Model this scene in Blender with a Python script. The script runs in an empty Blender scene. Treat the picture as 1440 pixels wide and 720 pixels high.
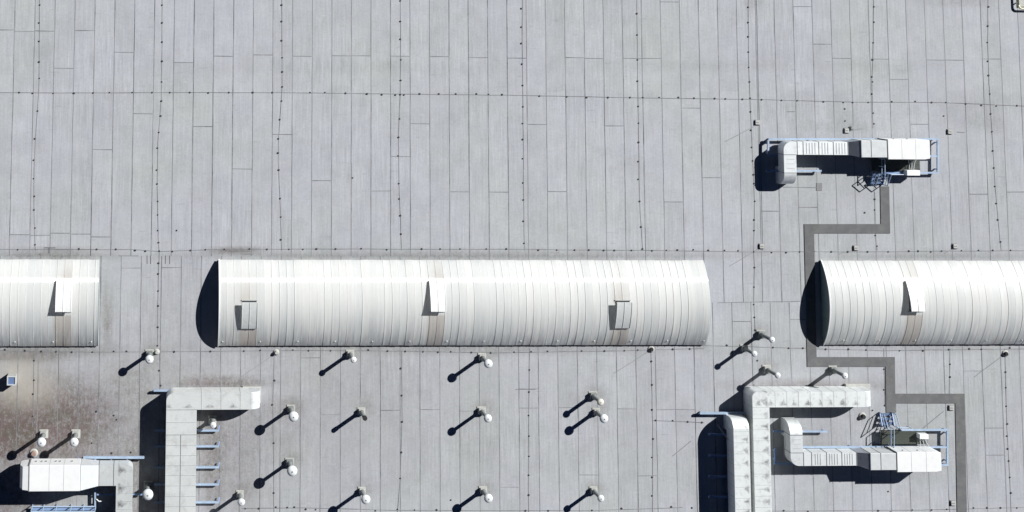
import bpy, bmesh, math, random
from mathutils import Vector, Matrix
random.seed(7)
R_ = math.radians
C = bpy.context.scene.collection
S = bpy.context.scene

# ------------------------------------------------------------------ camera
# aerial photo, looking almost straight down; the picture is a crop of a wider frame (lens shift)
FPX = 1853.0; PPX, PPY = 315.0, -123.0
RW = ((0.9986478420988205, -0.014494677447901219, -0.049923859997506766),
      (0.01005113955983461, 0.9960579164671847, -0.08813399818798456),
      (0.05100452984704477, 0.08751303542177155, 0.9948567769113048))
CAM = (-18.16645501, 11.30849146, 67.23107251)
cd = bpy.data.cameras.new('camera'); cam = bpy.data.objects.new('camera', cd); C.objects.link(cam)
M = Matrix(RW).to_4x4(); M.translation = Vector(CAM); cam.matrix_world = M
cd.sensor_fit = 'HORIZONTAL'; cd.sensor_width = 36.0; cd.lens = FPX/1440*36.0
cd.shift_x = (720-PPX)/1440; cd.shift_y = (PPY-360)/1440
cd.clip_start = 1.0; cd.clip_end = 2000.0
S.camera = cam

# ------------------------------------------------------------------ world, sun, exposure
SUN_EL, SUN_AZ = R_(36), R_(34)       # azimuth measured from +X towards +Y
sd = Vector((math.cos(SUN_EL)*math.cos(SUN_AZ), math.cos(SUN_EL)*math.sin(SUN_AZ), math.sin(SUN_EL)))
wd = bpy.data.worlds.new('World'); S.world = wd; wd.use_nodes = True
nt = wd.node_tree; nt.nodes.clear()
sky = nt.nodes.new('ShaderNodeTexSky'); sky.sky_type = 'NISHITA'; sky.sun_disc = False
sky.sun_elevation = SUN_EL; sky.sun_rotation = math.pi/2 - SUN_AZ; sky.altitude = 3000; sky.air_density = 0.22; sky.dust_density = 0.0; sky.ozone_density = 8.0
bgn = nt.nodes.new('ShaderNodeBackground'); bgn.inputs[1].default_value = 0.05
won = nt.nodes.new('ShaderNodeOutputWorld')
nt.links.new(sky.outputs[0], bgn.inputs[0]); nt.links.new(bgn.outputs[0], won.inputs[0])
sl = bpy.data.lights.new('sun', 'SUN'); sl.energy = 5.0; sl.angle = R_(0.5); sl.color = (0.985, 0.985, 0.98)
so = bpy.data.objects.new('sun', sl); C.objects.link(so)
so.rotation_euler = sd.to_track_quat('Z', 'Y').to_euler(); so.location = sd*100
S.view_settings.view_transform = 'Standard'; S.view_settings.look = 'None'
S.view_settings.exposure = 0.42; S.view_settings.gamma = 1.0; S.view_settings.use_curve_mapping = False

S.cycles.caustics_reflective = False

# ------------------------------------------------------------------ survey: photo point -> place on the roof at a height
def G(x, y, z=0.0):
    r = (x-PPX, -(y-PPY), -FPX)
    d = [sum(RW[i][j]*r[j] for j in range(3)) for i in range(3)]
    t = (z-CAM[2])/d[2]
    return Vector((CAM[0]+d[0]*t, CAM[1]+d[1]*t, z))
def PX(w):
    v = [w[i]-CAM[i] for i in range(3)]
    c = [sum(RW[i][j]*v[i] for i in range(3)) for j in range(3)]
    return PPX+FPX*c[0]/-c[2], PPY-FPX*c[1]/-c[2]

# ------------------------------------------------------------------ materials
def mat(name): 
    m = bpy.data.materials.new(name); m.use_nodes = True
    return m, m.node_tree, m.node_tree.nodes['Principled BSDF']
class N:
    """tiny node helper"""
    def __init__(s, nt): s.t = nt
    def n(s, typ, **k):
        o = s.t.nodes.new(typ)
        for a, v in k.items(): setattr(o, a, v)
        return o
    def l(s, a, b): s.t.links.new(a, b)
    def val(s, sock, v):
        if isinstance(v, (int, float)): sock.default_value = v
        elif isinstance(v, (tuple, list)): sock.default_value = (*v, 1.0) if len(v) == 3 and sock.type == 'RGBA' else v
        else: s.l(v, sock)
    def math(s, op, a, b=0.0, c=None, clamp=False):
        o = s.n('ShaderNodeMath', operation=op); o.use_clamp = clamp
        s.val(o.inputs[0], a); s.val(o.inputs[1], b)
        if c is not None: s.val(o.inputs[2], c)
        return o.outputs[0]
    def mix(s, f, a, b, mode='MIX'):
        o = s.n('ShaderNodeMix', data_type='RGBA', blend_type=mode)
        s.val(o.inputs[0], f); s.val(o.inputs[6], a); s.val(o.inputs[7], b)
        return o.outputs[2]
    def noise(s, scale, detail=4, rough=.6, vec=None, stretch=(1, 1, 1), off=(0, 0, 0)):
        g = s.n('ShaderNodeNewGeometry'); mp = s.n('ShaderNodeMapping')
        s.l(vec or g.outputs['Position'], mp.inputs[0]); mp.inputs['Scale'].default_value = stretch; mp.inputs['Location'].default_value = off
        o = s.n('ShaderNodeTexNoise'); o.inputs['Scale'].default_value = scale
        o.inputs['Detail'].default_value = detail; o.inputs['Roughness'].default_value = rough
        s.l(mp.outputs[0], o.inputs['Vector']); return o.outputs[0]
    def ramp(s, v, lo, hi, a=0.0, b=1.0):
        o = s.n('ShaderNodeMapRange'); o.clamp = True
        s.val(o.inputs[0], v); o.inputs[1].default_value = lo; o.inputs[2].default_value = hi
        o.inputs[3].default_value = a; o.inputs[4].default_value = b
        return o.outputs[0]
    def attr(s, name):
        o = s.n('ShaderNodeAttribute'); o.attribute_name = name; return o.outputs['Fac']
    def scale(s, col, f): 
        o = s.n('ShaderNodeVectorMath', operation='SCALE'); s.val(o.inputs[0], col); s.val(o.inputs[3], f); return o.outputs[0]

def simple(name, col, rough=.6, metal=0.0, var=.12, scale=3.0, dirt=None, dirtamt=.0, spec=.5):
    m, t, b = mat(name); k = N(t)
    v = k.ramp(k.noise(scale, 5), .3, .7, 1-var, 1+var*.6)
    c = k.scale(k.mix(0.0, col, col), v)
    if dirt:
        f = k.ramp(k.noise(scale*1.7, 6, .7, off=(3, 1, 2)), .5, .75, 0, dirtamt)
        c = k.mix(f, c, dirt)
    k.l(c, b.inputs['Base Color']); b.inputs['Metallic'].default_value = metal
    k.l(k.ramp(k.noise(scale*2, 3), .3, .7, max(.05, rough-.08), min(1, rough+.08)), b.inputs['Roughness'])
    b.inputs['Specular IOR Level'].default_value = spec
    return m

def roof_material():
    m, t, b = mat('roof_membrane'); k = N(t)
    big = k.ramp(k.noise(.15, 5, .68), .36, .60)
    big2 = k.ramp(k.noise(.5, 4, .6, off=(9, 4, 0)), .35, .65)
    col = k.mix(k.math('MULTIPLY', big, .8), (.410, .424, .416), (.410, .416, .458))
    col = k.mix(k.math('MULTIPLY', big2, .35), col, (.425, .435, .445))
    tint = k.attr('tint')
    col = k.scale(col, k.math('MULTIPLY_ADD', tint, .075, .962))
    # fine streaks along the sheets, strength varies from sheet to sheet
    st = k.noise(1.0, 5, .7, stretch=(9, .35, 1))
    st2 = k.noise(1.0, 4, .7, stretch=(26, .9, 1), off=(4, 0, 0))
    amt = k.ramp(k.noise(.22, 2, .5, off=(2, 7, 0)), .35, .65, .05, .19)
    s1 = k.math('MULTIPLY_ADD', k.math('SUBTRACT', st, .5), k.math('MULTIPLY', amt, 3.6), 1.0)
    s2 = k.math('MULTIPLY_ADD', k.math('SUBTRACT', st2, .5), k.math('MULTIPLY', amt, 3.2), 1.0)
    col = k.scale(col, k.math('MULTIPLY', s1, s2))
    fine = k.ramp(k.noise(9, 5, .75), .25, .75, .90, 1.09)
    col = k.scale(col, fine)
    cloud = k.ramp(k.noise(.9, 5, .65, off=(1, 5, 0)), .3, .7, .925, 1.055)
    col = k.scale(col, cloud)
    gr = k.ramp(k.noise(.45, 6, .8, stretch=(1, .6, 1), off=(50, 8, 0)), .54, .70, 0, .30)
    col = k.mix(gr, col, (.30, .305, .30))
    # short cross marks and scuffs
    mk = k.ramp(k.noise(1.0, 2, .5, stretch=(1.1, 7, 1), off=(6, 2, 0)), .66, .76, 0, .38)
    col = k.mix(mk, col, (.26, .27, .28))
    mk2 = k.ramp(k.noise(1.0, 3, .5, stretch=(1.6, 9, 1), off=(16, 22, 0)), .68, .78, 0, .4)
    col = k.mix(mk2, col, (.56, .57, .58))
    spk = k.ramp(k.noise(5.5, 3, .6, stretch=(1.4, .7, 1), off=(31, 2, 0)), .70, .76, 0, .45)
    col = k.mix(spk, col, (.20, .205, .21))
    pond = k.noise(.35, 5, .75, off=(12, 40, 0)); 
    edge = k.ramp(k.math('ABSOLUTE', k.math('SUBTRACT', pond, .56)), .0, .012, .16, 0)
    col = k.mix(edge, col, (.27, .27, .27))
    col = k.scale(col, k.ramp(pond, .54, .60, 1.0, .965))
    # bits of dirt, moss and rust washed together: real stains, painted where they lie
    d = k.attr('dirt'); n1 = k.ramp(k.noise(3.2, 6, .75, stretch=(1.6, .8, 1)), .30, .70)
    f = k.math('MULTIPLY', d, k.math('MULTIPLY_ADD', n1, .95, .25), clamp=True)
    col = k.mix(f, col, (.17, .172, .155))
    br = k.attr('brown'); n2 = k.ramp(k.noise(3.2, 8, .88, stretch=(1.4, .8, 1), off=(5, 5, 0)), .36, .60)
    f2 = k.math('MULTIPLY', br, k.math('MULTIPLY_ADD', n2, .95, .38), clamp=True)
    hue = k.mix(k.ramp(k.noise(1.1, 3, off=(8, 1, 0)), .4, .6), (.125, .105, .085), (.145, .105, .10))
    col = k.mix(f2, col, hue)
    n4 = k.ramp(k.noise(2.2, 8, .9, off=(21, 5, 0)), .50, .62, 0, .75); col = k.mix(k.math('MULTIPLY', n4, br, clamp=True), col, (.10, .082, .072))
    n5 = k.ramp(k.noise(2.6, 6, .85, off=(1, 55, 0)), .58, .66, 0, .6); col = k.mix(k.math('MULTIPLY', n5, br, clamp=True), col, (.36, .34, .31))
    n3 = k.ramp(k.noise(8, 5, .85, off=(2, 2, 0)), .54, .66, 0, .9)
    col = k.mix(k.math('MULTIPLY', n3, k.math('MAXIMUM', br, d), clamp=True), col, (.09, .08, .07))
    tn = k.attr('tan')
    col = k.mix(k.math('MULTIPLY', tn, .75), col, (.40, .37, .32))
    k.l(col, b.inputs['Base Color']); b.inputs['Roughness'].default_value = .85
    b.inputs['Specular IOR Level'].default_value = .25
    bp = k.n('ShaderNodeBump'); bp.inputs['Strength'].default_value = .25; bp.inputs['Distance'].default_value = .01
    k.l(k.noise(6, 5, .7), bp.inputs['Height']); k.l(bp.outputs[0], b.inputs['Normal'])
    return m

def seam_material():
    m, t, b = mat('seam_line'); k = N(t)
    f = k.ramp(k.noise(.7, 5, .75, off=(3, 3, 0)), .36, .60)
    f = k.math('MULTIPLY', f, k.ramp(k.noise(.12, 2, .5, off=(1, 1, 0)), .35, .6, .6, 1.0))
    f = k.math('MULTIPLY', f, k.attr('weight'))
    k.l(k.mix(f, (.29, .295, .305), (.10, .105, .115)), b.inputs['Base Color'])
    b.inputs['Roughness'].default_value = .9
    return m

def shell_material():
    m, t, b = mat('skylight_sheet'); k = N(t)
    tint = k.attr('tint'); arc = k.attr('arc')    # arc: 0 at north eave, 1 at south eave
    col = k.mix(tint, (.86, .875, .85), (.94, .94, .905))
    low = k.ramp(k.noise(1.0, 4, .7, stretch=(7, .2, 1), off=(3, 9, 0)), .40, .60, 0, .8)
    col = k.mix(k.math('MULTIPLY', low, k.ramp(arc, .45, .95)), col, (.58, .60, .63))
    st = k.ramp(k.noise(1.0, 5, .7, stretch=(22, .8, 1)), .3, .7, .94, 1.03)
    col = k.scale(col, st)
    # grime gathers at the eaves where the sheets drain
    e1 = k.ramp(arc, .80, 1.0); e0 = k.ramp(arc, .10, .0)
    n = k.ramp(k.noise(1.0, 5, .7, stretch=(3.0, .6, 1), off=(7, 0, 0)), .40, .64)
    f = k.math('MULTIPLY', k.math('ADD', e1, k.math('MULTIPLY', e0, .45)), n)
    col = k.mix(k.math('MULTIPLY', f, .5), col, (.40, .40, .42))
    yl = k.ramp(k.noise(.8, 3, .5, off=(17, 0, 0)), .52, .7, 0, .35)
    col = k.mix(k.math('MULTIPLY', yl, e1), col, (.60, .57, .45))
    sn = k.attr('stain')
    sf = k.math('MULTIPLY', sn, k.ramp(k.noise(1.0, 4, .7, stretch=(14, 1.0, 1)), .3, .7, .6, 1.1), clamp=True)
    col = k.mix(sf, col, (.50, .41, .33))
    k.l(col, b.inputs['Base Color'])
    b.inputs['Metallic'].default_value = .0
    k.l(k.ramp(k.noise(2.0, 4, stretch=(6, 1, 1)), .3, .7, .42, .55), b.inputs['Roughness'])
    tr = k.n('ShaderNodeBsdfTranslucent'); k.l(col, tr.inputs[0])
    mx = k.n('ShaderNodeMixShader'); mx.inputs[0].default_value = .35
    out = t.nodes['Material Output']
    k.l(b.outputs[0], mx.inputs[1]); k.l(tr.outputs[0], mx.inputs[2]); 
    # the fine ribbing across the sheets draws the sun's reflection out into one line
    gl = k.n('ShaderNodeBsdfAnisotropic'); gl.inputs['Color'].default_value = (1.0, .96, .86, 1); gl.inputs['Roughness'].default_value = .42
    gl.inputs['Anisotropy'].default_value = -.9
    tv = k.n('ShaderNodeCombineXYZ'); tv.inputs[0].default_value = 1; k.l(tv.outputs[0], gl.inputs['Tangent'])
    m2 = k.n('ShaderNodeMixShader'); m2.inputs[0].default_value = .075
    k.l(mx.outputs[0], m2.inputs[1]); k.l(gl.outputs[0], m2.inputs[2]); k.l(m2.outputs[0], out.inputs[0])
    return m

def duct_material(name, col, stain_axes=()):
    """galvanised sheet; stain_axes: (along, across, edge position, period, width) rows of washed-out dirt fans"""
    m, t, b = mat(name); k = N(t)
    v = k.ramp(k.noise(1.2, 5, .6), .3, .7, .93, 1.05)
    c = k.scale(k.mix(0.0, col, col), k.math('MULTIPLY', v, 1.32))
    v2 = k.ramp(k.noise(7, 5, .7), .3, .7, .96, 1.03); c = k.scale(c, v2)
    f = k.ramp(k.noise(2.6, 6, .75, off=(4, 0, 3)), .52, .70, 0, .38)
    c = k.mix(f, c, (.34, .33, .30))
    if stain_axes:
        g = k.n('ShaderNodeNewGeometry'); sp = k.n('ShaderNodeSeparateXYZ'); k.l(g.outputs['Position'], sp.inputs[0])
        tot = None
        for along, across, edge, per, width, lo, hi in stain_axes:
            a = sp.outputs[along]; x = sp.outputs[across]
            wob = k.math('MULTIPLY', k.math('SUBTRACT', k.noise(1.3, 2, off=(edge, 0, 0)), .5), .9)
            fr = k.math('FRACT', k.math('ADD', k.math('DIVIDE', a, per), wob))
            u = k.math('ABSOLUTE', k.math('SUBTRACT', fr, .5))              # 0 at fan axis
            dist = k.math('ABSOLUTE', k.math('SUBTRACT', x, edge))          # from the sheet's edge
            lim = k.math('MULTIPLY', k.math('SUBTRACT', 1.0, k.math('DIVIDE', dist, width), clamp=True), .42)
            mask = k.ramp(k.math('SUBTRACT', k.math('ADD', lim, k.math('MULTIPLY', k.math('SUBTRACT', k.noise(5, 4, .8, off=(edge, 9, 0)), .5), .5)), u), -.04, .2)
            far = k.ramp(dist, .05, .14)
            mask = k.math('MULTIPLY', mask, far)
            mask = k.math('MULTIPLY', mask, k.ramp(k.noise(9, 5, .7, off=(1, edge, 0)), .35, .58, .4, 1))
            mask = k.math('MULTIPLY', mask, k.ramp(k.noise(.9, 1, off=(edge, 3, 0)), .3, .55, .6, 1))
            mask = k.math('MULTIPLY', mask, k.math('MULTIPLY', k.math('GREATER_THAN', x, lo), k.math('LESS_THAN', x, hi)))
            tot = mask if tot is None else k.math('MAXIMUM', tot, mask)
        c = k.mix(k.math('MULTIPLY', tot, .9), c, (.17, .165, .16))
    k.l(c, b.inputs['Base Color']); b.inputs['Metallic'].default_value = .38
    b.inputs['Roughness'].default_value = .48
    return m

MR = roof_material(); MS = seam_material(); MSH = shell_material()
M_BASE = simple('roof_underlay', (.33, .34, .34), .9)
M_DOT = simple('dark_rubber', (.035, .036, .04), .7)
M_WALK = simple('walkway_mat', (.135, .137, .138), .9, var=.2, scale=2.2, dirt=(.20, .19, .175), dirtamt=.7)
M_GALV = duct_material('galvanised_sheet', (.58, .60, .60))
M_GALV2 = simple('galvanised_weathered', (.50, .52, .52), .5, .2, .1, 3, (.33, .32, .30), .35)
M_FL = simple('flange_grey', (.23, .24, .245), .6)
M_WHITE = simple('white_paint', (.82, .825, .81), .4, 0, .04, 2, (.6, .6, .58), .25)
M_BLUE = simple('pale_blue_steel_paint', (.37, .47, .60), .4, 0, .15, 4, (.3, .33, .4), .3)
M_BLUE2 = simple('blue_paint_and_shade', (.24, .35, .56), .45, 0, .12, 4)  # blue paint; on beams in shadow the deeper tone stands for shade
M_GRATE = simple('dark_grating', (.075, .085, .07), .7)
M_CAP = simple('vent_cap_white', (.70, .72, .72), .45, 0, .14, 5, (.5, .5, .48), .4)
M_CAPY = simple('vent_cap_cream', (.66, .64, .54), .5, 0, .1, 5, (.4, .38, .3), .4)
M_STEM = simple('vent_stem_zinc', (.25, .27, .265), .5, .3, .15, 6, (.3, .28, .24), .5)
M_PLATE = simple('flashing_pale', (.45, .45, .42), .7, 0, .15, 5, (.34, .33, .28), .6)
M_BLACK = simple('black_pipe_and_hole_shade', (.02, .02, .022), .8)  # black pipe parts; also painted shade inside openings
M_DARKWALL = simple('end_panel_teal_grey', (.20, .26, .25), .6)
M_CURB = simple('curb_flashing', (.20, .20, .19), .8, 0, .2, 4, (.12, .12, .1), .5)
M_YEL = simple('pale_yellow_paint', (.74, .72, .50), .5)
M_BLK2 = simple('hatch_blue_glazing', (.15, .22, .38), .35)
M_CLAY = simple('rusty_brown', (.30, .20, .16), .8)
M_CREASE = MS

# ------------------------------------------------------------------ mesh helpers
class MB:
    def __init__(s): s.v = []; s.f = []
    def add(s, vs, fs):
        o = len(s.v); s.v += [Vector(p) for p in vs]; s.f += [tuple(o+i for i in f) for f in fs]; return s
    def box(s, x0, x1, y0, y1, z0, z1):
        if x0 > x1: x0, x1 = x1, x0
        if y0 > y1: y0, y1 = y1, y0
        return s.prism([(x0, y0), (x1, y0), (x1, y1), (x0, y1)], z0, z1)
    def prism(s, poly, z0, z1):
        a = sum(poly[i][0]*poly[(i+1) % len(poly)][1]-poly[(i+1) % len(poly)][0]*poly[i][1] for i in range(len(poly)))
        if a < 0: poly = list(reversed(poly))
        n = len(poly); vs = [(p[0], p[1], z0) for p in poly]+[(p[0], p[1], z1) for p in poly]
        fs = [tuple(reversed(range(n))), tuple(range(n, 2*n))]+[(i, (i+1) % n, n+(i+1) % n, n+i) for i in range(n)]
        return s.add(vs, fs)
    def bar(s, p, q, w, h=None):
        """rectangular bar from p to q, width w across, height h"""
        h = h or w; p = Vector(p); q = Vector(q); d = (q-p).normalized()
        up = Vector((0, 0, 1)) if abs(d.z) < .95 else Vector((0, 1, 0))
        sd_ = d.cross(up).normalized()*w/2; u = sd_.normalized().cross(d).normalized()*h/2
        vs = [p-sd_-u, p+sd_-u, p+sd_+u, p-sd_+u, q-sd_-u, q+sd_-u, q+sd_+u, q-sd_+u]
        return s.add(vs, [(0, 1, 2, 3), (7, 6, 5, 4), (0, 4, 5, 1), (1, 5, 6, 2), (2, 6, 7, 3), (3, 7, 4, 0)])
    def lathe(s, c, prof, n=20):
        """prof: (radius, z) from bottom to top"""
        vs = []; fs = []
        for r, z in prof:
            for i in range(n):
                a = 2*math.pi*i/n; vs.append((c[0]+r*math.cos(a), c[1]+r*math.sin(a), z))
        for j in range(len(prof)-1):
            for i in range(n): fs.append((j*n+i, j*n+(i+1) % n, (j+1)*n+(i+1) % n, (j+1)*n+i))
        fs.append(tuple(reversed(range(n)))); fs.append(tuple(range((len(prof)-1)*n, len(prof)*n)))
        return s.add(vs, fs)
    def tube(s, pts, r, n=10):
        pts = [Vector(p) for p in pts]; vs = []; fs = []
        for i, p in enumerate(pts):
            d = (pts[min(i+1, len(pts)-1)]-pts[max(i-1, 0)]).normalized()
            a = d.cross(Vector((0, 0, 1)) if abs(d.z) < .9 else Vector((1, 0, 0))).normalized(); b = a.cross(d)
            for k in range(n):
                t = 2*math.pi*k/n; vs.append(p+a*r*math.cos(t)+b*r*math.sin(t))
        for j in range(len(pts)-1):
            for k in range(n): fs.append((j*n+k, (j+1)*n+k, (j+1)*n+(k+1) % n, j*n+(k+1) % n))
        fs.append(tuple(range(n))); fs.append(tuple(reversed(range((len(pts)-1)*n, len(pts)*n))))
        return s.add(vs, fs)
    def loft(s, rings, caps=True):
        n = len(rings[0]); vs = [p for r in rings for p in r]; fs = []
        for j in range(len(rings)-1):
            for i in range(n): fs.append((j*n+i, j*n+(i+1) % n, (j+1)*n+(i+1) % n, (j+1)*n+i))
        if caps: fs.append(tuple(reversed(range(n)))); fs.append(tuple(range((len(rings)-1)*n, len(rings)*n)))
        return s.add(vs, fs)
    def build(s, name, m, parent=None, smooth=False, bevel=0.0):
        me = bpy.data.meshes.new(name)
        o0 = Vector(parent['_o']) if parent is not None and '_o' in parent else Vector((0, 0, 0))
        me.from_pydata([tuple(v-o0) for v in s.v], [], s.f); me.update()
        bm = bmesh.new(); bm.from_mesh(me); bmesh.ops.recalc_face_normals(bm, faces=bm.faces); bm.to_mesh(me); bm.free()
        if smooth:
            for p in me.polygons: p.use_smooth = True
        me.materials.append(m)
        o = bpy.data.objects.new(name, me); C.objects.link(o)
        if parent is not None:
            o.parent = parent
            if '_o' in parent: o['_o'] = parent['_o']
        if bevel:
            b = o.modifiers.new('bevel', 'BEVEL'); b.width = bevel; b.segments = 2; b.limit_method = 'ANGLE'
        return o
def thing(name, loc, label, cat, group=None):
    o = bpy.data.objects.new(name, None); C.objects.link(o); o.location = loc; o['_o'] = tuple(loc)
    o['label'] = label; o['category'] = cat
    if group: o['group'] = group
    o.empty_display_size = .3
    return o

# ------------------------------------------------------------------ THE ROOF (the ground of this picture)
XS0 = G(18.5, 130).x; XS1 = G(1436.5, 143).x; PITCH = (XS1-XS0)/52           # north sheets
XD0 = G(53.3, 540).x; XD1 = G(1437, 580).x; PITD = (XD1-XD0)/50               # south sheets
# cross joints, measured: (x at joint, y)
JN = [(8, 42), (34, 44), (62, 43.5), (118, 43), (173, 73.5), (256, 88), (310, 79), (366, 77), (420, 79), (475, 78.5), (502, 78.5), (558, 79), (612, 79.5),
      (667, 81), (721, 81.5), (803, 81), (830, 82), (884, 82), (911, 82), (936, 2.5), (1124, 9), (1152, 62), (1182, 82), (1236, 83), (1313, 84.5), (1341, 84.5),
      (1394, 83), (1262, 111.5), (90, 96), (199, 160), (282, 178), (586, 174), (749, 175), (1288, 174.5), (859, 177), (966, 152), (144, 210.5), (337, 237.5),
      (392, 189), (448, 254), (531, 268.5), (558, 220), (641, 269.5), (696, 270), (778, 269.5), (943, 284), (996, 250), (1080, 297), (1134, 291.5), (1375, 273),
      (1428, 270), (28, 330), (56, 331), (112, 329), (140, 333), (84, 328)]
JS = [(152, 577.5), (739, 547), (739, 574), (794, 573), (877, 575), (460, 583), (432, 503), (543, 577), (599, 576), (655, 578), (822, 668), (904, 669), (1014, 672),
      (931, 576), (958, 576), (1369, 521.5), (708, 685), (181, 377), (244, 376.5), (1040, 452), (1120, 449), (1396, 640), (1290, 662), (1396, 602)]
def col_n(x): return math.floor((x-XS0)/PITCH)
def col_d(x): return math.floor((x-XD0)/PITD)
jn = {}; js = {}
for x, y in JN: p = G(x, y); jn.setdefault(col_n(p.x), []).append(p.y)
for x, y in JS: p = G(x, y); js.setdefault(col_d(p.x), []).append(p.y)
Y360 = G(220, 360).y; Y425 = G(1060, 425.5).y; XSPLIT = G(650, 420).x
XW, XE, YN, YSO = -42.0, 44.0, 26.0, -24.0
# stains: (px x, px y, rx, ry, strength)
VENTS = [  # x, y, cap z, cap radius, kind, label
 (-18.28,-4.79,1.14,.205,'cap','white capped vent pipe between the left and middle skylights, above the ducts'),
 (-8.26,-4.81,1.22,.15,'cap','small white capped vent pipe just below the middle skylight, left of centre'),
 (-1.59,-4.99,1.32,.215,'cap','white ball capped vent pipe just below the middle skylight, near its centre'),
 (-11.22,-7.47,1.34,.245,'cap','large white ball capped vent pipe right of the end of the left L-shaped duct'),
 (-7.69,-7.61,1.20,.10,'open','open topped black vent pipe without a cap'),
 (-1.63,-7.61,1.31,.20,'cap','middle of three white capped vent pipes in the column below the skylight centre'),
 (-11.27,-10.05,1.30,.255,'cap','large white capped vent pipe with a big pale base plate in stained sheets'),
 (-7.66,-11.43,1.26,.225,'cap','white capped vent pipe near the lower edge, below the black open pipe'),
 (-1.59,-11.46,1.14,.215,'cap','lowest of three white capped vent pipes in the column below the skylight centre'),
 (4.05,-6.89,1.18,.17,'cream','cream capped vent pipe, upper one of the close pair'),
 (4.20,-7.68,1.20,.215,'cap','white capped vent pipe, lower one of the close pair'),
 (4.00,-11.50,1.16,.17,'cap','slim white capped vent pipe alone below the close pair'),
 (12.77,-3.88,1.26,.15,'cap','slim vent pipe nearest the gap between middle and right skylights'),
 (11.88,-4.57,1.20,.15,'cap','slim vent pipe standing in the shadow beside its taller neighbour'),
 (13.03,-5.62,1.22,.15,'cap','slim white vent pipe just above the corner of the right L-shaped duct'),
 (None,(1188,528.5),1.22,.16,'cap','slim white vent pipe by the walkway above the right duct arm'),
 (-23.42,-8.62,1.34,.225,'cap','white capped vent pipe on brown stained roof, furthest left'),
 (-21.85,-8.63,1.33,.215,'cap','white capped vent pipe with square pale plate above the white air unit'),
 (None,(207.8,695.5),1.30,.265,'cap','wide white capped vent pipe in the dark shadow of the left duct'),
 (None,(339.3,706.2),1.15,.18,'cap','white capped vent pipe right of the lowest blue duct beam'),
 (None,(299.5,598),.95,.16,'cap','short white capped vent pipe tucked under the left duct arm'),
]
vents = []
for v in VENTS:
    if v[0] is None: p = G(v[1][0], v[1][1], v[2]); vents.append((p.x, p.y)+v[2:])
    else: vents.append(v)
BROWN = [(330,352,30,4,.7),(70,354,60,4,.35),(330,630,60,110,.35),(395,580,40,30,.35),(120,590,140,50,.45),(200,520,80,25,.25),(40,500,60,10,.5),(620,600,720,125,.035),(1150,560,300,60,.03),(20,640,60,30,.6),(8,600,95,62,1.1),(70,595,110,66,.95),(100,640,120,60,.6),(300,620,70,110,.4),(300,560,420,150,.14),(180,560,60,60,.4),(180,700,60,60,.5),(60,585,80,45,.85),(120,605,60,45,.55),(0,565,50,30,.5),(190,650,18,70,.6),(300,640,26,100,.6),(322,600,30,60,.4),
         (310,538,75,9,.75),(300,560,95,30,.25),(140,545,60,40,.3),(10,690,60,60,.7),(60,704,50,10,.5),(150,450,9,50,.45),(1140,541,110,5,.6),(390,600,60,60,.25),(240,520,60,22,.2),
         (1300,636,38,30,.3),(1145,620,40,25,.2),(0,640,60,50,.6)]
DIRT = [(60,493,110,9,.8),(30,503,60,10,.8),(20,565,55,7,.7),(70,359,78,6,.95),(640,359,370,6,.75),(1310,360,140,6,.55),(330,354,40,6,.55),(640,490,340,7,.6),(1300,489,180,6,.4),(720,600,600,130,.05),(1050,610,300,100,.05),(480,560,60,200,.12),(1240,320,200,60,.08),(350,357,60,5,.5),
        (1190,180,70,12,.4),(1170,230,140,60,.18),(1220,600,150,70,.25),(1200,170,60,30,.2),(1378,170,35,14,.35),(1380,150,50,25,.15),(1060,5,15,5,.4),(1345,2,60,6,.4),
        (1060,92,220,7,.18),(1110,85,60,20,.12),(480,95,300,9,.12),(1270,98,14,5,.3),(1340,300,60,80,.06),(505,352,16,8,.3),(1366,655,10,25,.35),(1345,700,20,30,.2),(1062,354,30,8,.35),
        (805,560,18,10,.3),(835,533,9,2,.5),(985,487,8,4,.8),(480,615,22,90,.12),(220,118,30,60,.08),(40,495,60,4,.4)]
TAN = [(34,545,46,28,1),(28,520,34,16,.9),(75,540,30,30,.2),(45,515,35,8,.3)]
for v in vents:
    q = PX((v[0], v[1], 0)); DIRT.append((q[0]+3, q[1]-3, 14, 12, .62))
def blot(lst, x, y):
    r = 0.0
    for bx, by, rx, ry, s in lst:
        dx = (x-bx)/rx; dy = (y-by)/ry
        if abs(dx) < 2 and abs(dy) < 2:
            r = max(r, s*math.exp(-(dx*dx+dy*dy)**1.3*.9))
    return r
def hsh(a, b):
    return (math.sin(a*127.1+b*311.7+13.7)*43758.5453) % 1.0

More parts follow.
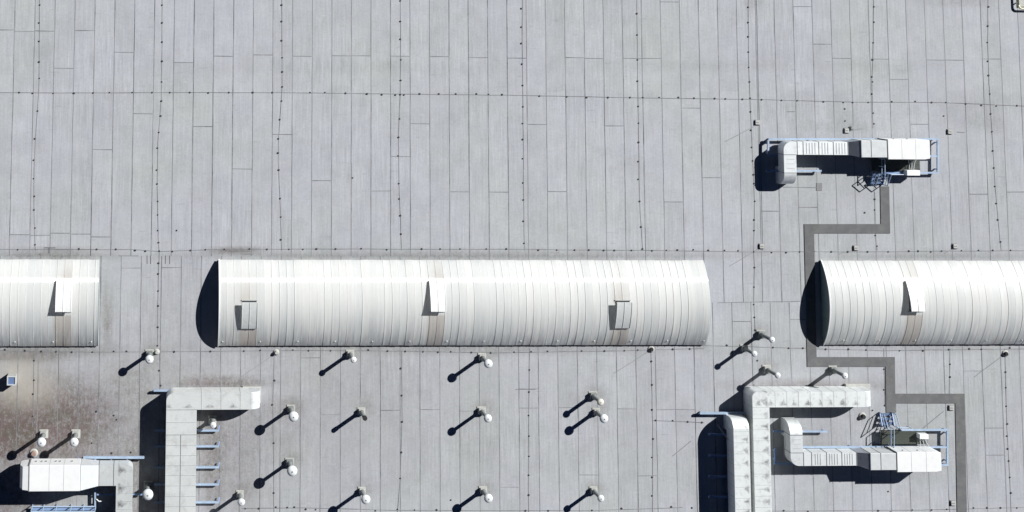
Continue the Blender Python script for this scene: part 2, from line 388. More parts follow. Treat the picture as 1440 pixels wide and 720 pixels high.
def build_roof():
    vs = []; fs = []; tint = []; att = {'dirt': [], 'brown': [], 'tan': []}
    def strip(x0, x1, ylo, yhi, cid, cuts):
        ys = [ylo]; y = math.floor(ylo/.25)*.25+.25
        while y < yhi-.02: 
            if y > ylo+.02: ys.append(y)
            y += .25
        ys.append(yhi)
        for c in cuts:
            if ylo < c < yhi: ys.append(c)
        ys = sorted(set(ys)); xs = [x0+(x1-x0)*i/4 for i in range(5)]
        o = len(vs)
        for yy in ys:
            for xx in xs:
                vs.append((xx, yy, 0.0)); q = PX((xx, yy, 0))
                att['dirt'].append(blot(DIRT, *q)); att['brown'].append(blot(BROWN, *q)); att['tan'].append(blot(TAN, *q))
        for j in range(len(ys)-1):
            ym = (ys[j]+ys[j+1])/2; seg = sum(1 for c in cuts if c < ym)
            t = hsh(cid, seg)
            for i in range(4):
                fs.append((o+j*5+i, o+j*5+i+1, o+j*5+i+6, o+j*5+i+5)); tint.append(t)
    i0 = math.floor((XW-XS0)/PITCH); i1 = math.ceil((XE-XS0)/PITCH)
    for i in range(i0, i1):
        x0 = XS0+i*PITCH; yb = Y360 if x0+.5 < XSPLIT else Y425
        cuts = sorted(jn.get(i, [])+[8.0+.01*i])
        strip(x0, x0+PITCH, yb, YN, i, cuts)
    xs_edge = XS0+math.ceil((XSPLIT-.5-XS0)/PITCH)*PITCH
    i0 = math.floor((XW-XD0)/PITD); i1 = math.ceil((XE-XD0)/PITD)
    for i in range(i0, i1):
        x0 = XD0+i*PITD; x1 = x0+PITD; cuts = sorted(js.get(i, [])+[G(720, 493).y])
        a, b_ = (x0, x1)
        if b_ <= xs_edge: strip(a, b_, YSO, Y360, 500+i, cuts)
        elif a >= xs_edge: strip(a, b_, YSO, Y425, 500+i, cuts)
        else:
            strip(a, xs_edge, YSO, Y360, 500+i, cuts); strip(xs_edge, b_, YSO, Y425, 500+i, cuts)
    me = bpy.data.meshes.new('roof'); me.from_pydata(vs, [], fs); me.update()
    a = me.attributes.new('tint', 'FLOAT', 'FACE'); a.data.foreach_set('value', tint)
    for kx, arr in att.items():
        a = me.attributes.new(kx, 'FLOAT', 'POINT'); a.data.foreach_set('value', arr)
    me.materials.append(MR)
    o = bpy.data.objects.new('roof', me); C.objects.link(o); o['kind'] = 'structure'
    return o
roof = build_roof()
base = MB().box(-260, 260, -260, 260, -.5, -.012).build('roof_deck', M_BASE); base['kind'] = 'structure'

# seams between the sheets: thin lapped strips lying on the roof
sm = MB(); sw = []
def seam(p, q, w=.034, wt=1.0, z=.004):
    p = Vector((p[0], p[1], z)); q = Vector((q[0], q[1], z)); L = (q-p).length; n = max(1, int(L/.8))
    d = (q-p)/L; nn = Vector((-d.y, d.x, 0)); prev = None
    for i in range(n+1):
        c = p+d*L*i/n+nn*random.uniform(-.008, .008); ww = w*random.uniform(.75, 1.25)/2
        cur = (c-nn*ww, c+nn*ww)
        if prev: sm.add([prev[0], prev[1], cur[1], cur[0]], [(0, 1, 2, 3)]); sw.append(wt)
        prev = cur
i0 = math.floor((XW-XS0)/PITCH)+1; i1 = math.ceil((XE-XS0)/PITCH)
for i in range(i0, i1):
    x = XS0+i*PITCH; yb = Y360 if x < XSPLIT else Y425
    faint = 1.0 if x < 12 else .72
    seam((x, YN), (x, yb), wt=(.62+.55*hsh(i, 3))*faint, w=.030+.014*hsh(i, 9))
i0 = math.floor((XW-XD0)/PITD)+1; i1 = math.ceil((XE-XD0)/PITD)
for i in range(i0, i1):
    x = XD0+i*PITD; yt = Y360 if x < XSPLIT else Y425
    seam((x, yt), (x, YSO), wt=.6+.5*hsh(i, 33), w=.030+.012*hsh(i, 39))
for x, y in JN:
    p = G(x, y); c = XS0+col_n(p.x)*PITCH; seam((c+.03, p.y), (c+PITCH-.03, p.y), wt=.9, z=.0045, w=.035)
for x, y in JS:
    p = G(x, y); c = XD0+col_d(p.x)*PITD; seam((c+.03, p.y), (c+PITD-.03, p.y), wt=.85, z=.0045, w=.03)
# long lines: structural joints north-south and east-west
VL = [[(56,-60),(55.3,60),(55,118),(52,165),(48,235),(48,290),(49.5,352)], [(228,-60),(228,60),(227,140),(222,200),(221,258),(222.5,330),(224,354),(222.5,400),(221.5,486)],
      [(224,490),(226,545)], [(396,-60),(396.5,60),(397,122),(392,190),(391.5,230),(394.5,300),(396,352)], [(563,-60),(563.5,60),(563,133),(560.5,190),(561,258),(563,303),(564.5,352)],
      [(565,493),(565.5,593),(563,673),(559,720),(557,800)], [(735,-60),(734.5,60),(735.5,140),(736,240),(737.5,352)], [(744.5,490),(744,560),(743.5,680),(743.5,800)],
      [(895,-60),(896.5,84),(898,180),(899,270),(903.5,352)], [(915.5,491),(917,560),(918,617),(917,800)], [(1052,-60),(1053,94),(1055.5,157),(1058.5,226),(1061,283),(1060,354),(1061,376),(1060,420),(1062,470)],
      [(1229,-60),(1228,60),(1226,115),(1228,180)], [(1230,270),(1231,331),(1234,352)], [(1243,490),(1244.5,570)], [(1390,-60),(1389,60),(1391,120),(1395,185),(1400,270),(1406,335),(1408,352)],
      [(1413,490),(1416,600),(1421,690),(1424,800)], [(386,495),(384,560),(385,693),(386,800)], [(1336,490),(1335,558)], [(48,495),(46,600)],
      [(1064,0),(1067,140),(1073,352)], [(1060,540),(1062,548)]]
for ln in VL:
    for a, b_ in zip(ln, ln[1:]): seam(G(*a), G(*b_), w=.028, wt=.8, z=.0085)
HL = [[(-60,130),(130,130.5),(300,130),(440,130.5),(600,132.5),(735,134),(757,134.7),(900,137.5),(1055,139.5),(1200,143.5),(1320,144),(1440,149),(1500,151)],
      [(-60,350.5),(190,351),(225,353.5),(300,350.7),(470,350),(720,350.5),(900,352),(1060,354),(1250,354),(1330,353),(1500,352)],
      [(-60,492),(130,495),(250,494.3)],[(250,494.3),(440,492.5),(560,493.5),(690,496),(850,493.5),(990,490)],[(985,485.5),(1140,490),(1240,493),(1380,491),(1500,490)],
      [(340,715),(430,714),(560,717.5),(830,718),(960,713.5)],[(1085,718.5),(1300,717),(1440,713.5),(1500,712)],[(918,591),(990,594)],
      [(1010,425.5),(1131,423.5)],[(167,359.8),(195,359.8)]]
for ln in HL:
    for a, b_ in zip(ln, ln[1:]): seam(G(*a), G(*b_), w=.026, wt=.75, z=.0125)
for a, b_, w in [((1060,178),(1020,199),.5),((1346,185.5),(1357,186),.6),((1327,578),(1296,604),.45),((1066,350),(1026,374),.4),((388,497),(330,536),.3),((915,492),(863,525),.3),((972,620),(946,641),.35),
                 ((1413,498),(1370,530),.3),((1101,263),(1150,263.5),.6),((1107,157),(1118,157),.6),((725,547.2),(753,547.2),.4),((1197,352),(1180,357),.5),((1340,350),(1328,356),.5),
                 ((207,359),(207,371),.8),((212,359),(212,371),.8),((233,359),(233,371),.8),((239,359),(239,371),.8),((180,350.7),(158,350.9),.4),
                 ((62,348.5),(78,348.5),1.2),((69,349),(69,356),.9),((323,353),(352,353),.9),((340,357),(357,357),.9),((1213,181),(1196,183),.4)]:
    seam(G(*a), G(*b_), w=.026, wt=w, z=.0165)
so_ = sm.build('roof_seam', MS, roof)
a = so_.data.attributes.new('weight', 'FLOAT', 'FACE'); a.data.foreach_set('value', sw)

# fixings along the joints
DOTS = [(56,7),(55,32),(55,58),(55,87),(55.5,110),(53,156),(49,195),(47.5,225),(47.5,251),(48.5,276),(48,295),(49.5,320.5),(49.5,344),(48,507),(48,534.5),(46.5,554),(46,585),
(228,7),(228,32),(228,59),(228,86),(227.5,115),(227,142),(226,163),(223.5,186),(221.5,208),(220.5,239),(221,258.5),(222,283),(222,302),(222,324),(223,341),(224,353),(223,370),(222.5,385),(222.5,409),(222.5,430),(222,460),(221.5,486),(224,521),(226,542),
(396,7),(396,30),(396,57),(397,81),(397,101),(397,122),(396,142),(393.5,168),(391.5,195),(391,215),(392,239),(394,279),(395,305),(395,337),(386,535),(383,569),(385,623),(385,693),
(563,1),(563,30),(563,55),(564,84),(563.5,113),(563,133),(562,167),(560.5,193),(560,219),(561,258),(561.5,279.5),(563,303),(564,329),(563.5,518),(565,556),(565.5,593),(564.5,636),(563,672.5),(559,716),
(733,12),(733,38),(733,61),(734,90),(735,120),(735.5,150),(735,173.5),(735,196),(735,223),(735.5,257),(736,281),(736,311),(737,342),(744.5,520),(744,551),(743.5,584),(744,613),(744,641.5),(743.5,668),(743.5,696),
(895.5,19),(896,49),(896.5,84),(896.5,114),(897.5,149.5),(898,173),(898,200),(897.5,227),(897.5,252),(899.5,283),(901.5,319),(903.5,350),(916,508),(917,541),(917,576),(918.5,617),(917,643),(917,671),(917,697),
(1052,10),(1052,31.5),(1052,51.5),(1052.5,73),(1053,94.5),(1054,115),(1055,138),(1055.5,157),(1056,183),(1057,207),(1058.5,226),(1059.5,245.5),(1060.5,258),(1061.5,283),(1060.5,309),(1060.5,324),(1060,354),(1061,376),(1060.5,403.5),(1060,428),(1061,446),(1062,464),(1065,507),
(1229,9.5),(1229,31),(1228,60),(1227,84),(1226,108),(1227,115),(1226,132),(1228,159),(1229,174),(1230,280),(1230,295),(1231,331),(1233.5,346),(1243,519),(1243,548),(1244.5,570),(1249,691),(1252,720),
(1390,9.5),(1389,36.5),(1388.5,59.5),(1389,86),(1390,106),(1392,132),(1393,160),(1395,185),(1396,212),(1397.5,236),(1399,262),(1401,286),(1403,309),(1407,340),(1414,523),(1414.5,545),(1415,571),(1416.5,596),(1416,613),(1417,631),(1418.5,648),(1420,671),(1421.5,693),
(1336,512),(1336,530),(1335,558.5),(1188,153),(1188.5,170),(1327,163),(135.5,578.5),(164,590),(160,584),(1216,299),(248.5,324),(496,250),(129,623),(157,637),(184,636),(1227,577),(1199,563),(634,703),(1187,640),
(27,130),(46,131),(75,131),(104,131),(131,130.5),(154,130),(186,130),(214,130),(239,130),(267,130),(293,130.5),(322,130),(355.5,130),(383,130),(436,130),(457,130),(486,131),(516,132),(537,133),(556,133.5),(568,133.5),(590,132),(617,132),(641,132),(670,132),(687,132.5),(706,133),(758.5,135),(797,136),(825,137),(855,137),(886,137),(904,137),(927,137),(954,137),(976,138),(1005,138.5),(1020,139),(1044,139.5),(1071,140),(1099,141),(1121,141.5),(1158,143),(1186,144),(1199,144),(1221,144),(1254,143),(1287,142.5),(1310,144),(1330,144),(1358,146),(1380,148),(1401,149),(1430,148.5),
(25,351),(111,350),(136,350.5),(163,350.5),(190,352),(204.5,353),(242.5,353.5),(268,352),(289,351),(315.5,350.5),(351,350),(375.5,350.5),(406.5,350.5),(426,350.5),(445,350),(472,350),(508,349.5),(544,351),(593,350),(619,350),(647,350),(684,350),(712,350),(757,351.5),(783,351.5),(808,351.5),(828,351.5),(849,352),(864,352),(888,352),(917,352.5),(937,352),(952.5,351.5),(975,351),(996,352),(1019,352),(1038,352.5),(1085,355),(1105.5,355),(1124.5,354),(1145,353.5),(1169,354),(1192,354),(1220,354),(1249,354),(1278,353),(1291,353),(1309,354),(1324,353),(1352,352.5),(1376,352),(1396,352),(1421,352),
(7,491.5),(35,493),(58,494),(79,494.5),(101,495),(130,495),(160,494),(178,494),(245,494.5),(296,494),(343,493.5),(366,492.5),(412,492),(434,493),(465,493),(518,492),(545,493.5),(570,494),(595,494.5),(616,495),(634,494.5),(663,495.5),(690,496),(723,495),(747,494.5),(770,494),(818,493.5),(850,493.5),(878,493),(897,492),(946,491),(970,490.5),(1022,485.5),(1087,488.5),(1109,489.5),(1129,489.5),(1161,491),(1193,491),(1218,492),(1265,493),(1298,493),(1334,491.5),(1363,490.5),(1380,491),(1420,489),
(345,715),(364,715),(388,713),(404,713.5),(414,713),(430,716),(444,716.5),(528,718),(583,717),(614,717),(739,718),(771,718),(832.5,717.5),(874,715),(944,712.5),(973,714),(1102,718),(1136,719),(1235,718),(1283,717),(1310,717),(1331.5,716),(1369,714),(1388,714),(1407,714),(1430,714),
(922,591),(946,591.5),(967,593),(987,594)]
def dist(d): return (G(*d)-Vector(CAM)).length
DOTS.sort(key=dist)
dm = MB().lathe((0, 0), [(.044, 0), (.044, .018), (.03, .024)], 10)
rest = MB(); proto = None
for i, d in enumerate(DOTS):
    p = G(*d); p.z = .004
    if i < 100:
        if proto is None: proto = dm.build('roof_fixing', M_DOT, roof); o = proto
        else: o = proto.copy(); C.objects.link(o); o.parent = roof
        o.location = p; sc = random.uniform(.8, 1.2); o.scale = (sc*random.uniform(.9, 1.3), sc, 1)
    else:
        sc = random.uniform(.8, 1.2)
        rest.lathe((p.x, p.y), [(.044*sc, p.z), (.044*sc, .022), (.03*sc, .028)], 10)
ro = rest.build('roof_fixing', M_DOT, roof); ro['kind'] = 'stuff'

# grey walkway mats
wp = [(1237.5,262),(1250,262),(1251.5,328),(1144.5,328),(1148,502),(1258,502),(1258.5,553.5),(1356,553.5),(1359.5,735),(1346,735),(1343,567),(1259.5,567),(1259.8,580),(1246,580),(1245,515.5),(1135,515.5),(1130.5,315),(1238.5,315)]
w = MB().prism([tuple(G(*p))[:2] for p in wp], .0, .03).build('walkway', M_WALK); w['kind'] = 'structure'
w = MB().prism([tuple(G(*p))[:2] for p in [(1148,257),(1156,257),(1156,268),(1148,268)]], .0, .02).build('walkway_patch', simple('patch_grey', (.24, .245, .25), .9)); w['kind'] = 'structure'

# ------------------------------------------------------------------ BARREL SKYLIGHTS
YNB = G(600, 365.3, .1).y; YSB = G(600, 485.6, .1).y
YC = (YNB+YSB)/2; HW = (YNB-YSB)/2; RISE = .79; Z0 = .13
RAD = (HW*HW+RISE*RISE)/(2*RISE); TH = math.asin(HW/RAD); ZC = Z0+RISE-RAD
PANEL = (G(989, 430).x-G(307, 430).x)/66
def arcpt(x, th, h=0.0):      # th measured from crown, positive to the south
    return Vector((x, YC-(RAD+h)*math.sin(th), ZC+(RAD+h)*math.cos(th)))
def skylight(x0, x1, seam0, hatches, bolts0, label, end_w, end_e):
    r = thing('barrel_skylight', ((x0+x1)/2, YC, 0), label, 'skylight', 'barrel skylights in a row across the roof')
    # sheets: profile along x
    xs = [x0]; k = math.ceil((x0-seam0)/PANEL+.05)
    while seam0+k*PANEL < x1-.05: xs.append(seam0+k*PANEL); k += 1
    xs.append(x1)
    prof = []
    for i in range(len(xs)-1):
        a, b_ = xs[i], xs[i+1]; t = hsh(round(a*10), 7); tl = (hsh(round(a*10), 2)-.3)*.012
        prof += [(a+.001, .015, t, i), (a+.018, .015, t, i), (a+.020, 0.0, t, i), ((a+b_)/2, tl, t, i), (b_-.004, max(0, tl*1.4), t, i)]
    prof.append((x1, .015, .5, len(xs)-2))
    NA = 64; vs = []; fs = []; tint = []; arc = []; stain = []
    hx = [(seam0+h[0]*PANEL, seam0+(h[0]+2)*PANEL, h[1]) for h in hatches]
    for (x, h, t, i) in prof:
        for j in range(NA+1):
            u = j/NA; th = -TH+2*TH*u
            vs.append(arcpt(x, th, h)-Vector(r['_o'])); arc.append(u)
            s = 0.0
            for a, b_, typ in hx:
                if a-.01 <= x <= b_+.01:
                    if typ == 2: s = .10+.5*max(0, u/.30) if u < .30 else (.55 if u > .6 else 0)
                    else: s = .04+.55*max(0, u/.48)**2 if u < .48 else (.55 if u > .75 else 0)
                    if x < a+PANEL*.98 and typ == 2 and u < .3: s *= .35
                    if x > a+PANEL*1.02 and typ == 1 and u < .48: s *= .5
            stain.append(s)
    for i in range(len(prof)-1):
        for j in range(NA):
            fs.append((i*(NA+1)+j, i*(NA+1)+j+1, (i+1)*(NA+1)+j+1, (i+1)*(NA+1)+j)); tint.append(prof[i][2])
    me = bpy.data.meshes.new('roof_shell'); me.from_pydata([tuple(v) for v in vs], [], fs); me.update()
    bm = bmesh.new(); bm.from_mesh(me); bmesh.ops.recalc_face_normals(bm, faces=bm.faces)
    if sum(f.normal.z for f in bm.faces) < 0: bmesh.ops.reverse_faces(bm, faces=bm.faces)
    bm.to_mesh(me); bm.free()
    me.attributes.new('tint', 'FLOAT', 'FACE').data.foreach_set('value', tint)
    me.attributes.new('arc', 'FLOAT', 'POINT').data.foreach_set('value', arc)
    me.attributes.new('stain', 'FLOAT', 'POINT').data.foreach_set('value', stain)
    me.materials.append(MSH)
    o = bpy.data.objects.new('roof_shell', me); C.objects.link(o); o.parent = r
    # curb under the eaves
    for y0, y1 in ((YC+HW-.06, YC+HW-.01), (YC-HW+.01, YC-HW+.06)):
        MB().box(x0+.02, x1-.02, y0, y1, 0, Z0+.01).build('curb', M_CURB, r)
    MB().box(x0+.12, x1-.12, YC-HW+.08, YC+HW-.08, .03, .05).build('bounce_sheet', M_BOUNCE, r)  # added reflector sheet, brightens the translucent shell from inside
    # end walls
    for ok, xe, s in ((end_w, x0, 1), (end_e, x1, -1)):
        if not ok: continue
        ring = [arcpt(xe, -TH+2*TH*j/32, -.01) for j in range(33)]
        poly = [Vector((xe, YC+HW-.02, 0))]+ring+[Vector((xe, YC-HW+.02, 0))]
        a = [p+Vector((s*.03, 0, 0)) for p in poly]; b_ = [p+Vector((s*.10, 0, 0)) for p in poly]
        ew = MB().loft([a, b_]).build('end_wall', M_DARKWALL, r)
        if s < 0: continue
        tr = MB()
        for j in range(32): tr.bar(arcpt(xe+s*.01, -TH+2*TH*j/32, .03), arcpt(xe+s*.01, -TH+2*TH*(j+1)/32, .03), .05, .05)
        tr.build('edge_trim', M_WHITE, r)
    # row of fixing bolts near the south eave
    x = bolts0
    while x < x1-.1:
        if x > x0+.1:
            p = arcpt(x, TH*.86, .0); MB().lathe((p.x, p.y), [(.035, p.z-.03), (.035, p.z+.02), (.02, p.z+.04)], 10).build('eave_bolt', M_FLAP1, r)
        x += PANEL*5
    # smoke vents standing ajar
    for n0, typ in hatches:
        a = seam0+n0*PANEL-.02; b_ = a+2*PANEL+.04
        if typ == 2: th0, th1, lift = -.365, .085, .16       # hinge near the crown, free edge to the south
        else: th0, th1, lift = .345, -.085, .16                   # hinge to the south, free edge to the north
        op = MB(); 
        ring0 = [arcpt(a+.05, th0+(th1-th0)*j/10, .045) for j in range(11)]; ring1 = [arcpt(b_-.05, th0+(th1-th0)*j/10, .045) for j in range(11)]
        for j in range(10): op.add([ring0[j], ring0[j+1], ring1[j+1], ring1[j]], [(0, 1, 2, 3)])
        op.build('vent_opening_shade', M_BLACK, r)  # black sheet painted in for the darkness under the flap
        hp = arcpt(0, th0, .06); sgn = 1 if typ == 2 else -1
        def rot(p, ang):
            y = p.y-hp.y; z = p.z-hp.z
            return Vector((p.x, hp.y+y*math.cos(ang)-z*math.sin(ang), hp.z+y*math.sin(ang)+z*math.cos(ang)))
        fl = MB(); rings = []
        ang = -lift if typ == 2 else lift
        for j in range(13):
            th = th0+(th1-th0)*j/12
            # the flap is less bowed than the roof below it
            q = [arcpt(a, th, .06), arcpt(b_, th, .06), arcpt(b_, th, .10), arcpt(a, th, .10)]
            rings.append([rot(p, ang) for p in q])
        fl.loft(rings); f = fl.build('vent_flap', M_FLAP2 if typ == 2 else M_FLAP1, r)
        xm = (a+b_)/2
        for xx in (a+.02, xm, b_-.02):
            rb = MB()
            for j in range(12):
                rb.bar(rot(arcpt(xx, th0+(th1-th0)*j/12, .108), ang), rot(arcpt(xx, th0+(th1-th0)*(j+1)/12, .108), ang), .022, .015)
            rb.build('flap_rib', M_WHITE if typ == 2 else M_FLAP1, f)
        MB().bar(arcpt(a, th0, .05), arcpt(b_, th0, .05), .06, .06).build('vent_hinge', M_GALV2, r); MB().bar(arcpt(a, th1, .03), arcpt(b_, th1, .03), .04, .06).build('vent_frame', M_GALV2, r)
    return r
M_BOUNCE = simple('white_bounce', (.85, .85, .84), .8, 0, .02)  # for the added reflector inside the skylights
M_FLAP2 = simple('flap_sunlit', (.80, .80, .78), .45, .1, .05, 3, (.6, .58, .52), .3)  # lighter flap copy: sunward tilt put into the colour
M_FLAP1 = simple('flap_shade_and_bolt_grey', (.68, .70, .68), .45, .1, .06, 3, (.4, .4, .38), .3)  # darker flap copy: shade of the southward tilt; also plain bolt grey
XA1 = G(139.3, 430, .1).x; XB0 = G(307, 430, .1).x; XB1 = XB0+66*PANEL; XC0 = G(1155.5, 430, .1).x
skylight(XA1-52*PANEL, XA1, G(80.5, 430).x-30*PANEL, [(30, 2)], G(23, 430).x-20*PANEL*2.5, 'ribbed white barrel skylight cut by the left edge of the picture, one flap open', True, True)
skylight(XB0, XB1, XB0, [(3, 1), (28, 2), (53, 1)], G(313, 430).x, 'long ribbed white barrel skylight with three vent flaps ajar, in the middle of the roof', True, True)
skylight(XC0, XC0+60*PANEL, G(1263, 430).x-10*PANEL, [(10, 2)], G(1180, 430).x, 'ribbed white barrel skylight at the right edge beside the walkway, dark end wall showing', True, True)

# ------------------------------------------------------------------ VENT PIPES
for i, (x, y, z, rr, kind, lab) in enumerate(vents):
    r = thing('vent_pipe', (x, y, 0), lab, 'vent pipe', 'vent pipes standing on the lower half of the roof')
    bs = .15+.035*hsh(i, 5); off = .0
    MB().box(x-bs-.03, x+bs+.05, y-bs-.03, y+bs+.04, .018, .034).build('base_plate', M_PLATE, r)
    MB().box(x-bs+.02, x+bs-.02, y-bs+.02, y+bs-.02, .034, .22).build('base_box', M_PLATE if i % 3 else M_STEM, r, bevel=.015)
    sr = .085+.012*hsh(i, 8)
    if kind == 'open':
        st = MB(); n = 20
        st.lathe((x, y), [(sr+.03, .22), (sr+.03, .26), (sr, .30), (sr, z)], n).build('stem', M_STEM, r, True)
        MB().lathe((x, y), [(sr+.015, z-.12), (sr+.02, z-.02), (sr+.02, z+.02), (sr-.01, z+.021)], n).build('pipe_mouth', M_BLACK, r)  # black rim; its closed top stands for the dark inside
    else:
        MB().lathe((x, y), [(sr+.035, .22), (sr+.035, .27), (sr, .31), (sr, z-rr*.14)], 20).build('stem', M_STEM, r, True)
        mcap = M_CAPY if kind == 'cream' else M_CAP
        prof = [(rr*.8, z-rr*.16), (rr*.97, z-rr*.12), (rr, z-rr*.04)]
        prof += [(rr*math.cos(t), z+rr*.55*math.sin(t)) for t in (R_(12), R_(28), R_(44), R_(60), R_(74), R_(85))]
        cp = MB().lathe((x, y), prof, 24).build('cap', mcap, r, True)
        MB().lathe((x, y), [(rr*.14, z+rr*.53), (rr*.14, z+rr*.6), (rr*.07, z+rr*.63)], 12).build('cap_knob', M_STEM, cp)

# ------------------------------------------------------------------ DUCTS
def rnd(poly, idx, r, n=8):
    """round corner idx of a polygon"""
    out = []
    for i, p in enumerate(poly):
        if i not in idx: out.append(tuple(p)); continue
        p = Vector(p); a = (Vector(poly[i-1])-p).normalized(); b_ = (Vector(poly[(i+1) % len(poly)])-p).normalized()
        s = p+a*r; e = p+b_*r; c = p+a*r+b_*r
        for k in range(n+1):
            t = math.pi/2*k/n; q = c+(s-c)*math.cos(t)+(e-c)*math.sin(t); out.append((q.x, q.y))
    return out
def elbow(p, d, wdt, z0, z1, ro=.52, n=12):
    """duct end turning down into the roof, its top edge rounded with radius ro. p: mouth, d: horizontal direction"""
    d = Vector((d[0], d[1], 0)); s = Vector((-d.y, d.x, 0))*wdt/2; c = Vector((p[0], p[1], 0))
    side = [(-.25, .0), (ro, .0)]+[(ro*math.sin(t), z1-ro+ro*math.cos(t)) for t in [math.pi/2*(1-k/n) for k in range(n+1)]]+[(0.0, z0), (-.25, z0)]
    a = [c+d*u+Vector((0, 0, w_))-s for u, w_ in side]; b_ = [c+d*u+Vector((0, 0, w_))+s for u, w_ in side]
    return MB().loft([a, b_])
def flange(x0, x1, y0, y1, z0, z1, axis, proud=.018, t=.03):
    """rectangular collar round a duct, thin along axis"""
    m = MB()
    if axis == 'x':
        m.box(x0-t/2, x0+t/2, y0-proud, y1+proud, z0-proud, z1+proud)
    else:
        m.box(x0-proud, x1+proud, y0-t/2, y0+t/2, z0-proud, z1+proud)
    return m
def beam(parent, px0, px1, z=.27, wd=.085, h=.11, m=None, name='support_beam', feet=True, tip=False):
    a = G(*px0, z); b_ = G(*px1, z); z_ = z-h/2
    o = MB().bar((a.x, a.y, z_), (b_.x, b_.y, z_), wd, h).build(name, m or M_BLUE, parent)
    if feet:
        d = (b_-a).normalized(); L = (b_-a).length
        n = max(2, int(L/2.2)+1)
        for k in range(n):
            q = a+d*(.12+(L-.24)*k/(n-1)); f = MB().box(q.x-.03, q.x+.03, q.y-.03, q.y+.03, .02, z-h)
            f.build('beam_foot', M_BLUE2, o)
    if tip:
        e = b_; MB().bar((e.x-.02, e.y, z-.06), (e.x+.02, e.y+.22, z-.12), .05, .05).build('end_bracket', M_BLUE2, o)
    return o
def xy(px, py, z): p = G(px, py, z); return (p.x, p.y)

# --- left L-shaped duct
T = 1.13; B_ = .14
A = thing('air_duct', (*xy(255, 640, 0), 0), 'wide pale L-shaped air duct on blue beams in the lower left of the roof', 'air duct', 'long L-shaped air ducts on the roof')
x0 = G(233, 640, T).x; x1 = G(276, 640, T).x; yt = G(255, 552.5, T).y; yb = -19.0; ym = G(255, 576.3, T).y; xe = G(352, 560, T).x
pol = [(x0, yb), (x1, yb), (x1, ym), (xe, ym), (xe, yt), (x0, yt)]
MB().prism(rnd(pol, [5], .38), B_, T).build('duct_body', duct_material('duct_sheet_a', (.62, .635, .615), [(0, 1, ym, 1.05, .3, ym-.01, ym+.4)]), A)
elbow((xe, (ym+yt)/2), (1, 0), yt-ym, B_, T).build('elbow', M_GALV, A, bevel=.01)
for py in (576.3, 594, 611.5, 626, 640.5, 654.5, 668.5, 683, 698, 712, 727):
    y = G(255, py, T).y; flange(x0, x1, y, y, B_, T, 'y', .008, .022).build('flange', M_FL if py in (576.3, 611.5) else M_GALV2, A)
for px in (283.5, 311, 338):
    x = G(px, 560, T).x; flange(x, x, ym, yt, B_, T, 'x', .008, .022).build('flange', M_GALV2, A)
xm = G(254, 640, T).x; MB().box(xm-.012, xm+.012, yb, G(254, 612, T).y, T, T+.012).build('centre_seam', M_FL, A)
xr0 = G(341, 548, .25).x; xr1 = G(367, 548, .25).x; yr1 = G(350, 544.3, .25).y
MB().box(xr0, xr1, ym+.04, yr1, .0, .22).build('base_curb', M_PLATE, A, bevel=.02)
for k, py in enumerate((605.7, 628, 657.5, 681.7, 706.7, 731)): beam(A, (217, py), (308, py), .26, tip=True)
beam(A, (216, 549.5), (241, 549.5), .28)
# --- right big duct
T = 1.10; B_ = .06
D = thing('air_duct', (*xy(1070, 640, 0), 0), 'long narrow L-shaped air duct with dark dirt fans, its arm ending by the walkway', 'air duct', 'long L-shaped air ducts on the roof')
x0 = G(1060, 640, T).x; x1 = G(1083.7, 640, T).x; yt = G(1100, 551, T).y; ym = G(1100, 572.8, T).y; xe = G(1217, 560, T).x
pol = [(x0, yb), (x1, yb), (x1, ym), (xe, ym), (xe, yt), (x0, yt)]
MD = duct_material('duct_sheet_b', (.66, .685, .67), [(1, 0, x1, .60, .52, x0, x1+.01), (0, 1, ym, .62, .45, ym-.01, yt)])
MB().prism(rnd(pol, [5], .27), B_, T).build('duct_body', MD, D)
elbow((xe, (ym+yt)/2), (1, 0), yt-ym, B_, T, .45).build('elbow', M_GALV, D, bevel=.01)
for k in range(11):
    y = G(1070, 573+k*15.6, T).y; flange(x0, x1, y, y, B_, T, 'y', .005, .016).build('flange', M_GALV2, D)
for k in range(8):
    x = G(1090+k*16.5, 560, T).x
    if x < xe: flange(x, x, ym, yt, B_, T, 'x', .005, .016).build('flange', M_GALV2, D)
xr0 = G(1190, 548, .22).x; xr1 = G(1224.5, 548, .22).x; yr1 = G(1200, 540.6, .22).y
MB().box(xr0, xr1, ym+.04, yr1, .0, .2).build('base_curb', M_PLATE, D, bevel=.02)
beam(D, (984.5, 581.3), (1050, 581.3), .30, .10, .10)
MB().bar(G(1130, 545.3, .95), G(1137, 545.3, .95), .05, .04).build('access_plate', M_WHITE, D)
# --- second right duct
T = 1.18; B_ = .36
E_ = thing('air_duct', (*xy(1040, 660, 0), 0), 'straight air duct standing in the shadow left of the right L-shaped duct', 'air duct')
x0 = G(1032.5, 650, T).x; x1 = G(1054.8, 650, T).x; ye = G(1040, 604.5, T).y
MD = duct_material('duct_sheet_c', (.66, .685, .67), [(1, 0, x1, .60, .40, x0, x1+.01)])
MB().box(x0, x1, yb, ye, B_, T).build('duct_body', MD, E_)
elbow(((x0+x1)/2, ye), (0, 1), x1-x0, B_, T, .5).build('elbow', MD, E_, bevel=.01)
for k in range(8):
    y = G(1045, 607+k*15.6, T).y; flange(x0, x1, y, y, B_, T, 'y', .005, .016).build('flange', M_GALV2, E_)
for py in (611.5, 641.3, 670.6, 699, 727): beam(E_, (997.5, py), (1058, py), .30, m=M_BLUE2)  # beams in the duct's shadow, shade put into the deeper blue
rod = MB().tube([G(1008.5, 597, .03), G(1027, 623, .62)], .022, 8).build('metal_rod', M_GALV2)
rod['label'] = 'thin grey metal rod leaning on the straight duct in the shadow'; rod['category'] = 'rod'

